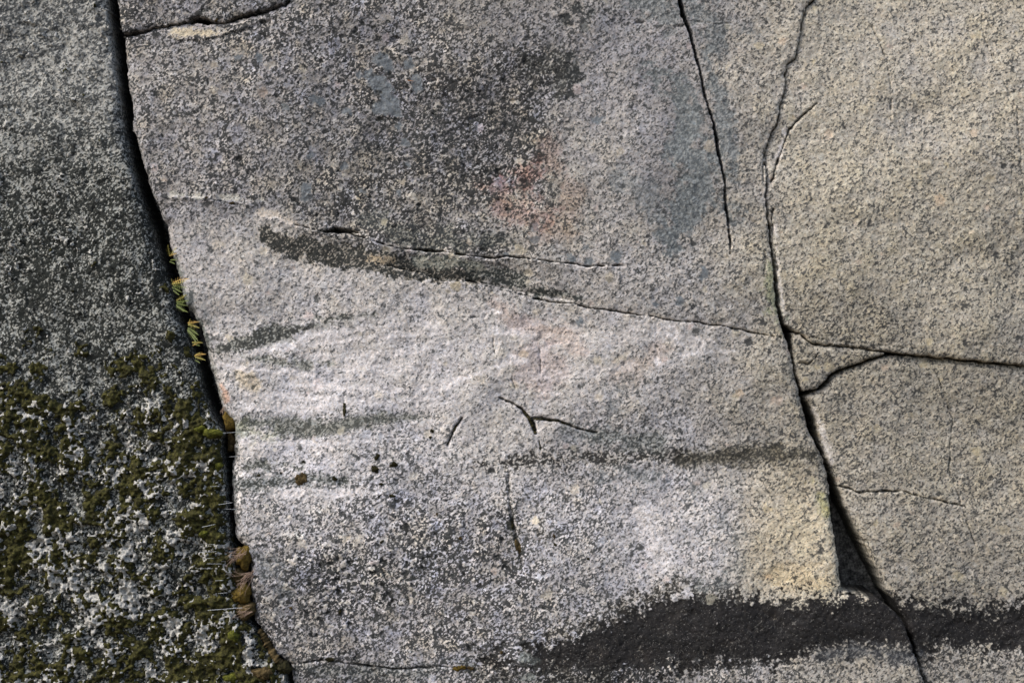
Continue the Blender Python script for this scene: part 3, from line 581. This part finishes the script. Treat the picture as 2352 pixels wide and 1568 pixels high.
# ------------------------------------------------------------------ small growths
def surf(px, py):
    i = min(NX - 1, max(0, int(round((px - X0) / STEP)))); j = min(NY - 1, max(0, int(round((py - Y0) / STEP))))
    return float(SURF[j, i])
def depth_near(px, py, r=12):
    return max(surf(px + dx, py + dy) for dx in (-r, 0, r) for dy in (-r, 0, r))
def cushion(name, px, py, rx, ry, th, mat, label, cat, rot=0, group=None, lobes=0, seed=0, lift=None, hairs=True):
    """a domed cushion: lumpy dome with a fuzz of short shoots; sizes in picture units"""
    r = random.Random(seed * 77 + int(px)); nu, nv = 26, 9
    y0 = -(depth_near(px, py, min(rx, ry) * .6) if lift is None else lift) + .004
    ph = [r.uniform(0, 6.28) for _ in range(6)]
    v = [(0, 0, 0)] ; f = []
    def pt(t, k):
        rr = 1 + .13 * math.sin(3 * t + ph[0]) + .09 * math.sin(5 * t + ph[1]) + .06 * math.sin(9 * t + ph[2])
        s_ = math.sin(k * math.pi / 2); h = math.cos(k * math.pi / 2) ** .8
        bump = 1 + .10 * math.sin(6 * t + 7 * k + ph[3]) * s_
        x = rx * rr * s_ * math.cos(t) / PXM; z = ry * rr * s_ * math.sin(t) / PXM
        c, s2 = math.cos(rot), math.sin(rot)
        return (x * c - z * s2, -(th / PXM) * h * bump - r.uniform(-.0012, .0012), x * s2 + z * c)
    v[0] = pt(0, 0)
    for j in range(1, nv + 1):
        for i in range(nu): v.append(pt(2 * math.pi * i / nu, j / nv))
    base = []
    for i in range(nu):
        x, y, z = v[1 + (nv - 1) * nu + i]; base.append((x * .9, .012, z * .9))
    v += base
    for i in range(nu): f.append((0, 1 + (i + 1) % nu, 1 + i))
    for j in range(nv):
        a_ = 1 + j * nu
        for i in range(nu):
            i2 = (i + 1) % nu; f.append((a_ + i, a_ + i2, a_ + nu + i2, a_ + nu + i))
    if hairs:
        n = int(60 + rx * ry * .6)
        for _ in range(min(n, 900)):
            t = r.uniform(0, 6.283); k = r.random() ** .5
            p = Vector(pt(t, k)); nrm = Vector((p.x / max(rx, 1) ** 2, -.6 * (1 - k) / max(th, 1) * 0.05 - .00002, p.z / max(ry, 1) ** 2)).normalized()
            d = (nrm + Vector((r.uniform(-.6, .6), r.uniform(-.6, .2), r.uniform(-.6, .6)))).normalized() * r.uniform(.0025, .006)
            sd2 = d.cross(Vector((r.uniform(-1, 1), r.uniform(-1, 1), r.uniform(-1, 1)))).normalized() * .0008
            b0 = len(v); v += [tuple(p - sd2), tuple(p + sd2), tuple(p + d)]; f.append((b0, b0 + 1, b0 + 2))
    if lobes:
        v0, f0 = v, f; v = []; f = []
        for q in range(lobes):
            sc_ = r.uniform(.34, .72) if q else .62; ox = r.uniform(-.62, .62) * rx / PXM * (q > 0); oz = r.uniform(-.62, .62) * ry / PXM * (q > 0); b0 = len(v)
            v += [(x * sc_ + ox, y * (sc_ * .8 + .15), z * sc_ + oz) for x, y, z in v0]; f += [tuple(i + b0 for i in t) for t in f0]
    o = link_mesh(name, v, f, mat); o.location = (wx(px), y0, wz(py))
    return tag(o, label, cat, group)
LEDGE = 'moss cushions along the left fissure'
cushion('moss_cushion', 490, 993, 24, 11, 22, M_GREENMOSS, 'bright green moss cushion like a snout jutting into the fissure from the left rock', 'moss cushion', rot=-.05, group=LEDGE, seed=1)
cushion('moss_cushion', 462, 984, 14, 8, 12, M_GREENMOSS, 'green moss pad just left of the snout-like bright green cushion', 'moss cushion', rot=.3, group=LEDGE, seed=2)
cushion('moss_cushion', 525, 968, 14, 24, 22, M_RUSTMOSS, 'orange brown moss cushion on the slab rim, above the topmost water drip', 'moss cushion', rot=.4, group=LEDGE, seed=3, lift=-.02)
cushion('moss_cushion', 526, 1016, 11, 26, 14, M_BROWNMOSS, 'long dark brown moss cushion inside the fissure right of the green snout', 'moss cushion', group=LEDGE, seed=4, lift=-.05)
cushion('moss_cushion', 505, 1069, 9, 10, 14, M_GREENMOSS, 'small round olive green moss knob beside the black fissure', 'moss cushion', group=LEDGE, seed=5)
cushion('moss_cushion', 473, 1222, 11, 8, 12, M_GREENMOSS, 'small yellow green moss tuft in the middle of the left rock', 'moss cushion', group=LEDGE, seed=6)
cushion('moss_cushion', 520, 1246, 14, 15, 16, M_DARKMOSS, 'dark smooth moss pad plugging the fissure above the orange cushions', 'moss cushion', group=LEDGE, seed=7, lift=-.03)
cushion('moss_cushion', 560, 1278, 20, 30, 28, M_RUSTMOSS, 'topmost orange moss cushion on the ledge, overhung by reddish dead stems', 'moss cushion', rot=-.15, group=LEDGE, seed=8, lift=-.01)
cushion('moss_cushion', 545, 1322, 16, 20, 20, M_BROWNMOSS, 'dark brown moss cushion under the lower dead stems on the ledge', 'moss cushion', group=LEDGE, seed=9, lift=-.01)
cushion('moss_cushion', 553, 1364, 27, 22, 28, M_RUSTMOSS, 'plump olive orange moss cushion second from the bottom of the ledge', 'moss cushion', rot=.5, group=LEDGE, seed=10, lift=-.008)
cushion('moss_cushion', 562, 1402, 27, 20, 25, M_BROWNMOSS, 'lowest brown moss cushion on the ledge, matted with dead stems', 'moss cushion', rot=.2, group=LEDGE, seed=11, lift=-.005)
cushion('moss_cushion', 539, 1455, 13, 15, 15, M_GREENMOSS, 'olive green moss clump left of the white lichen patch below the ledge', 'moss cushion', group=LEDGE, seed=12)
cushion('moss_cushion', 606, 1541, 24, 14, 16, M_BROWNMOSS, 'wide brown green moss mat at the bottom edge below the moss strip', 'moss cushion', group=LEDGE, seed=13)
cushion('moss_cushion', 653, 1530, 19, 13, 16, M_DARKMOSS, 'dark brown moss mound at the foot of the slanting moss strip', 'moss cushion', rot=-.3, group=LEDGE, seed=14)
cushion('moss_cushion', 533, 1553, 18, 11, 14, M_GREENMOSS, 'green moss pad at the bottom edge left of the wide brown mat', 'moss cushion', group=LEDGE, seed=15)
def strip(name, pts, mat, label, cat, th=5, group=None):
    """moss rooted along a crack: an uneven roll that follows it"""
    r = random.Random(int(pts[0][0])); v = []; f = []; n = 0; P = []
    for p, q in zip(pts[:-1], pts[1:]):
        m_ = max(2, int(math.hypot(q[0] - p[0], q[1] - p[1]) / 2.5))
        for k in range(m_): t = k / m_; P.append((p[0] + (q[0] - p[0]) * t, p[1] + (q[1] - p[1]) * t, p[2] + (q[2] - p[2]) * t))
    P.append(pts[-1]); NS = 9
    for i, (x, y, w_) in enumerate(P):
        a_ = P[max(0, i - 1)]; b_ = P[min(len(P) - 1, i + 1)]
        dx, dy = b_[0] - a_[0], b_[1] - a_[1]; L = math.hypot(dx, dy) or 1; nx_, ny_ = -dy / L, dx / L
        wob = 1 + .22 * math.sin(i * .9 + x) + .12 * math.sin(i * 2.3); ww = w_ * wob * r.uniform(.85, 1.15); hh = (th * w_ / 4 + 1.5) * r.uniform(.88, 1.1)
        o_ = r.uniform(-.5, .5) * w_ * .4
        s0 = max(surf(x + nx_ * ww, y + ny_ * ww), surf(x - nx_ * ww, y - ny_ * ww))
        for k in range(NS):
            t = math.pi * k / (NS - 1); c_ = math.cos(t) * ww + o_
            v.append((wx(x + nx_ * c_), -(s0 - .006 + math.sin(t) * hh / PXM) - r.uniform(-.0008, .0008), wz(y + ny_ * c_)))
        if i:
            for k in range(NS - 1):
                a0 = (i - 1) * NS + k; f.append((a0, a0 + 1, a0 + NS + 1, a0 + NS))
    o = link_mesh(name, v, f, mat); return tag(o, label, cat, group)
CRK = 'dark moss rooted in the slab cracks'
strip('crack_moss', MC, M_DARKMOSS, 'dark brown moss filling the forked crack, its thick steep branch below the centre', 'moss', group=CRK)
strip('crack_moss', MC2, M_DARKMOSS, 'dark moss in the long right hand branch of the forked crack', 'moss', group=CRK)
strip('crack_moss', MC3, M_DARKMOSS, 'dark moss in the short slanting crack left of the forked crack', 'moss', group=CRK)
strip('crack_moss', [(594, 1446, 6), (612, 1478, 9), (630, 1505, 8), (648, 1525, 8)], M_BROWNMOSS, 'slanting strip of brown moss right of the white lichen patch at the lower left', 'moss', group=CRK)
strip('crack_moss', [(792, 924, 3), (793, 938, 5), (792, 955, 4)], M_DARKMOSS, 'short upright slug of dark moss on the pale face above the olive streak', 'moss', group=CRK)
strip('crack_moss', [(1237, 1012, 1.5), (1240, 1026, 2.5), (1242, 1038, 1)], M_DARKMOSS, 'small upright bit of dark moss just below the forked crack', 'moss', group=CRK)
CL_ = 'small moss clumps dotted over the lower slab'
for i, (x, y, rx, ry, m_, lb) in enumerate((
        (693, 1100, 13, 17, M_BROWNMOSS, 'largest brown green moss clump on the pale slab, right of the left fissure'),
        (868, 1048, 8, 9, M_DARKMOSS, 'top moss clump of the little cluster left of the slanting crack'),
        (862, 1076, 9, 10, M_DARKMOSS, 'bottom left moss clump of the little three clump cluster'),
        (905, 1065, 9, 7, M_DARKMOSS, 'right hand moss clump of the little three clump cluster'),
        (772, 1098, 7, 7, M_DARKMOSS, 'faint dark moss dot between the largest clump and the cluster'),
        (877, 1111, 7, 4, M_DARKMOSS, 'small flat moss dot just below the three clump cluster'),
        (899, 1137, 11, 5, M_DARKMOSS, 'flat dark moss smear, lowest below the cluster, on its right'),
        (873, 1137, 4, 6, M_DARKMOSS, 'tiny upright moss speck beside the flat dark smear'),
        (762, 1512, 12, 6, M_DARKMOSS, 'low dark moss pad on the crack along the bottom left'),
        (1190, 1255, 8, 15, M_BROWNMOSS, 'olive brown moss clump at the foot of the upright dark streak'),
        (1177, 1205, 5, 12, M_DARKMOSS, 'narrow moss clump halfway down the upright dark streak'),
        (1271, 1226, 4, 10, M_BROWNMOSS, 'thin upright green moss sliver right of the dark streak'),
        (1274, 1248, 5, 6, M_DARKMOSS, 'small moss dot under the thin upright green sliver'),
        (1059, 1235, 6, 7, M_BROWNMOSS, 'small yellow brown moss dot left of the dark streak'),
        (1057, 1528, 15, 7, M_RUSTMOSS, 'flat olive gold moss pad at the bottom, left of the black seep'),
        (1084, 1530, 9, 6, M_BROWNMOSS, 'small brown moss pad touching the right end of the olive gold pad'),
        (1152, 1492, 6, 6, M_BROWNMOSS, 'tiny moss dot at the upper left tip of the black seep'),
        (1350, 1280, 5, 5, M_DARKMOSS, 'lone tiny green moss dot furthest right on the lower slab'),
        (995, 988, 6, 5, M_DARKMOSS, 'upper of two tiny moss specks left of the short slanting crack'),
        (988, 1004, 4, 4, M_DARKMOSS, 'lower of two tiny moss specks left of the short slanting crack'),
        (478, 455, 6, 3, M_BROWNMOSS, 'upper left moss tuft of two on the thin seam at the left'),
        (534, 467, 7, 3, M_BROWNMOSS, 'right hand moss tuft of two on the thin seam at the left'),
        (500, 51, 6, 5, M_BROWNMOSS, 'small yellowish moss tuft in the ledge crack at the upper left'),
        (648, 1085, 7, 5, M_DARKMOSS, 'small dark moss patch just left of the largest brown green clump'),
        (596, 1090, 8, 5, M_DARKMOSS, 'flat dark moss patch on the grey smear nearest the left fissure'),
        (880, 1240, 6, 6, M_DARKMOSS, 'dark moss dot on the knobbly stretch, straight below the flat dark smear'),
        (1005, 1180, 5, 4, M_BROWNMOSS, 'tiny olive moss dot left of the upper part of the upright dark streak'),
        (668, 1395, 7, 6, M_BROWNMOSS, 'olive moss dot on the slab right of the lowest ledge cushion'),
        (780, 1405, 6, 8, M_DARKMOSS, 'dark moss dot on the knobbly grey stretch near the bottom left'),
        (700, 1060, 5, 4, M_DARKMOSS, 'small dark moss dot above the largest brown green clump'))):
    cushion('moss_clump', x, y, rx, ry, 4 + .35 * min(rx, ry), m_, lb, 'moss', group=CL_, seed=30 + i, lobes=3 + (rx * ry > 60) * 4)

# ferns: fronds with paired leaflets
def frond(parent, x0, y0, z0, ang, L, mat, curl, r, lean):
    v = []; f = []; N = 8; ps = []
    for k in range(N + 1):
        t = k / N; a_ = ang + curl * t
        if k == 0: p = Vector((x0, y0, z0))
        else: p = ps[-1] + Vector((math.cos(a_) * L / N, -lean * L / N, math.sin(a_) * L / N))
        ps.append(p)
    def quad(a_, b_, c_, d_):
        b0 = len(v); v.extend([tuple(a_), tuple(b_), tuple(c_), tuple(d_)]); f.append((b0, b0 + 1, b0 + 2, b0 + 3))
    for k in range(N):
        d = (ps[k + 1] - ps[k]).normalized(); s_ = Vector((-d.z, 0, d.x)) * .0008
        quad(ps[k] - s_, ps[k + 1] - s_ * .7, ps[k + 1] + s_ * .7, ps[k] + s_)
        for side in (-1, 1):
            t = (k + .5) / N; ln = L * .21 * (math.sin(math.pi * min(1, t * .85 + .18))) * r.uniform(.8, 1.15)
            n_ = Vector((-d.z, 0, d.x)) * side; q = (n_ * .94 + d * .35 + Vector((0, r.uniform(-.35, .15), 0))).normalized()
            b = ps[k] + (ps[k + 1] - ps[k]) * .5; wv = d * (L * .017)
            for j in range(3):                                    # a leaflet cut into lobes
                u0, u1 = j / 3, (j + 1) / 3; w0 = (1 - u0 * .55); w1 = (1 - u1 * .75)
                quad(b + q * ln * u0 - wv * w0 * .6, b + q * ln * u1 - wv * w1, b + q * ln * u1 + wv * w1 * .5, b + q * ln * u0 + wv * w0)
    o = link_mesh('frond', v, f, mat, parent, smooth=False); return o
def fern(px, py, fr, label, dep=.034):
    e_ = bpy.data.objects.new('fern', None); C.objects.link(e_); e_.location = (wx(px), -dep, wz(py)); e_.empty_display_size = .02
    tag(e_, label, 'fern', 'ferns in the left fissure'); r = random.Random(int(px * py))
    for k_, (ang, L, mt) in enumerate(fr): frond(e_, r.uniform(-.003, .003), r.uniform(-.004, .004), (-.0045 if ang < 20 else -.001) * k_, R(ang * (.55 if ang < 0 else 1)), L / PXM, {'g': M_FG, 'y': M_FY, 'o': M_FO}[mt], R(r.uniform(-25, 12)), r, r.uniform(.15, .5))
fern(396, 588, [(60, 24, 'y'), (20, 20, 'o'), (110, 26, 'y'), (5, 16, 'g'), (-30, 14, 'g')], 'yellowish fern at the very top of the left fissure')
fern(402, 650, [(24, 42, 'o'), (8, 36, 'y'), (-10, 34, 'g'), (-38, 26, 'g'), (40, 18, 'y'), (-70, 18, 'g'), (95, 14, 'y')], 'largest fern in the fissure, one rust orange frond over green ones')
fern(411, 690, [(22, 28, 'y'), (-2, 32, 'g'), (-22, 28, 'g'), (-60, 24, 'g'), (-45, 30, 'g')], 'pale green fern hanging just below the largest fern', .03)
fern(436, 742, [(8, 30, 'o'), (-18, 28, 'y'), (70, 12, 'y'), (-40, 32, 'g'), (-62, 38, 'g'), (-78, 34, 'g'), (30, 12, 'g')], 'dark green fern with one orange frond halfway down the fissure', .03)
fern(447, 786, [(2, 26, 'y'), (-20, 16, 'g'), (18, 14, 'o')], 'thin fern with a single level yellow frond', .03)
fern(452, 816, [(18, 28, 'o'), (-10, 26, 'y'), (40, 16, 'y'), (-35, 14, 'g')], 'lowest fern in the fissure, small with orange tips', .03)

# dead stems
def tube(v, f, P, r0, r1, ns=4):
    for i, p in enumerate(P):
        d = (P[min(i + 1, len(P) - 1)] - P[max(i - 1, 0)]).normalized(); a_ = d.cross(Vector((.3, 1, .2))).normalized(); b_ = d.cross(a_)
        rr = r0 + (r1 - r0) * i / (len(P) - 1)
        for k in range(ns): t = 2 * math.pi * k / ns; v.append(tuple(p + (a_ * math.cos(t) + b_ * math.sin(t)) * rr))
        if i:
            o_ = len(v) - 2 * ns
            for k in range(ns): k2 = (k + 1) % ns; f.append((o_ + k, o_ + k2, o_ + ns + k2, o_ + ns + k))
def tuft(px, py, ang, spread, L, n, label, dep, scat=6):
    r = random.Random(int(px)); v = []; f = []
    for _ in range(n):
        a_ = R(ang + r.gauss(0, spread)); l_ = L * r.uniform(.45, 1.05) / PXM
        p = Vector((r.uniform(-scat, scat) / PXM, -r.uniform(0, .01), r.uniform(-scat, scat) / PXM)); P = [p]
        for k in range(5):
            a_ += R(r.gauss(0, 9)); P.append(P[-1] + Vector((math.cos(a_), r.uniform(-.35, .25), math.sin(a_))) * l_ / 5)
        tube(v, f, P, .0006, .0003)
        if r.random() < .6:
            b = P[r.randint(2, 4)]; a2 = a_ + R(r.choice((-1, 1)) * r.uniform(25, 50)); tube(v, f, [b, b + Vector((math.cos(a2), -.1, math.sin(a2))) * l_ * .3], .0006, .0004)
    o = link_mesh('dead_stems', v, f, M_STEM); o.location = (wx(px), -dep, wz(py)); tag(o, label, 'dead grass', 'tufts of dead stems on the moss ledge')
tuft(562, 1262, 205, 16, 44, 18, 'tangle of reddish dead stems trailing off the topmost orange cushion', .03, 9)
tuft(582, 1312, 212, 9, 52, 18, 'sheaf of pinkish dead stems slanting down between two ledge cushions', .03, 7)
tuft(574, 1394, 190, 22, 30, 14, 'short dead stems matted over the lowest brown cushion', .036, 12)
tuft(512, 938, 260, 30, 14, 14, 'few short rusty dead stems on the slab rim above the orange brown cushion', .0, 6)

# falling water beads off the mossy rock
def drip(x0, y0, x1, y1, th, label):
    r = random.Random(int(x0 * 3 + y0)); v = []; f = []; L = x1 - x0; n = max(6, int(L / 2.2)); ns = 6
    for i in range(n + 1):
        t = i / n; rr = .72 * th * (.25 + .75 * abs(math.sin(i * 1.35 + r.random()))) * (1 if 0 < i < n else .1) / PXM
        p = ((x0 + L * t - x0) / PXM, 0, -(y1 - y0) * t / PXM)
        for k in range(ns): a_ = 2 * math.pi * k / ns; v.append((p[0], math.cos(a_) * rr, p[2] + math.sin(a_) * rr))
        if i:
            o_ = (i - 1) * ns
            for k in range(ns): k2 = (k + 1) % ns; f.append((o_ + k, o_ + k2, o_ + ns + k2, o_ + ns + k))
    o = link_mesh('water_drip', v, f, M_WATER); o.location = (wx(x0), -max(depth_near(x0, y0), depth_near(x1, y1)) - .012, wz(y0)); tag(o, label, 'water drip', 'thin drips of water along the left fissure')
for a_ in ((515, 993, 557, 990, 1.0, 'bright water drip beside the green snout-like cushion'),
           (530, 1047, 584, 1044, 1.0, 'long faint water drip lying on the pale slab rim below the brown cushion'),
           (488, 1114, 512, 1112, .8, 'short water drip on the dark rock, first below the green knob'),
           (508, 1155, 540, 1150, 1.2, 'bright water drip crossing the fissure, topmost of three close together'),
           (520, 1148, 534, 1148, .7, 'tiny water drip just above the bright crossing one'),
           (520, 1165, 550, 1166, .7, 'faint water drip just below the bright crossing one'),
           (470, 1206, 502, 1199, 1.3, 'thick white water drip above the yellow green moss tuft'),
           (480, 1245, 504, 1245, .7, 'faint short water drip right of the yellow green moss tuft'),
           (464, 1263, 504, 1261, 1.1, 'white water drip level with the topmost orange cushion'),
           (478, 1276, 500, 1277, .9, 'short white water drip in the middle of the close row left of the cushions'),
           (482, 1289, 517, 1289, 1.0, 'water drip fourth from the top of the close row left of the cushions'),
           (462, 1300, 496, 1300, 1.0, 'lowest water drip of the close row left of the cushions'),
           (500, 1328, 520, 1327, 1.0, 'short bright water drip left of the dark brown cushion'),
           (506, 1357, 530, 1355, 1.0, 'short water drip left of the plump olive orange cushion'),
           (482, 1396, 562, 1390, 1.5, 'longest brightest water drip, reaching over the lowest cushion'),
           (594, 1402, 626, 1401, 1.0, 'bright water drip right of the lowest brown cushion'),
           (606, 1397, 638, 1397, .6, 'faint water drip right of the lowest cushion, upper of the pair'),):
    drip(*a_)
# fallen needles caught on the face
for (x, y, L, ang, lb) in ((937, 187, 14, -8, 'orange pine needle stuck in a blue grey patch of the upper face'), (692, 30, 0, 0, '')):
    if not L: continue
    v = []; f = []; tube(v, f, [Vector((0, 0, 0)), Vector((math.cos(R(ang)) * L / 2, 0, math.sin(R(ang)) * L / 2)) / PXM, Vector((math.cos(R(ang)) * L, 1, math.sin(R(ang)) * L)) / PXM], .0008, .0005)
    o = link_mesh('pine_needle', v, f, M_NEEDLE); o.location = (wx(x), -surf(x, y) - .003, wz(y)); tag(o, lb, 'needle')
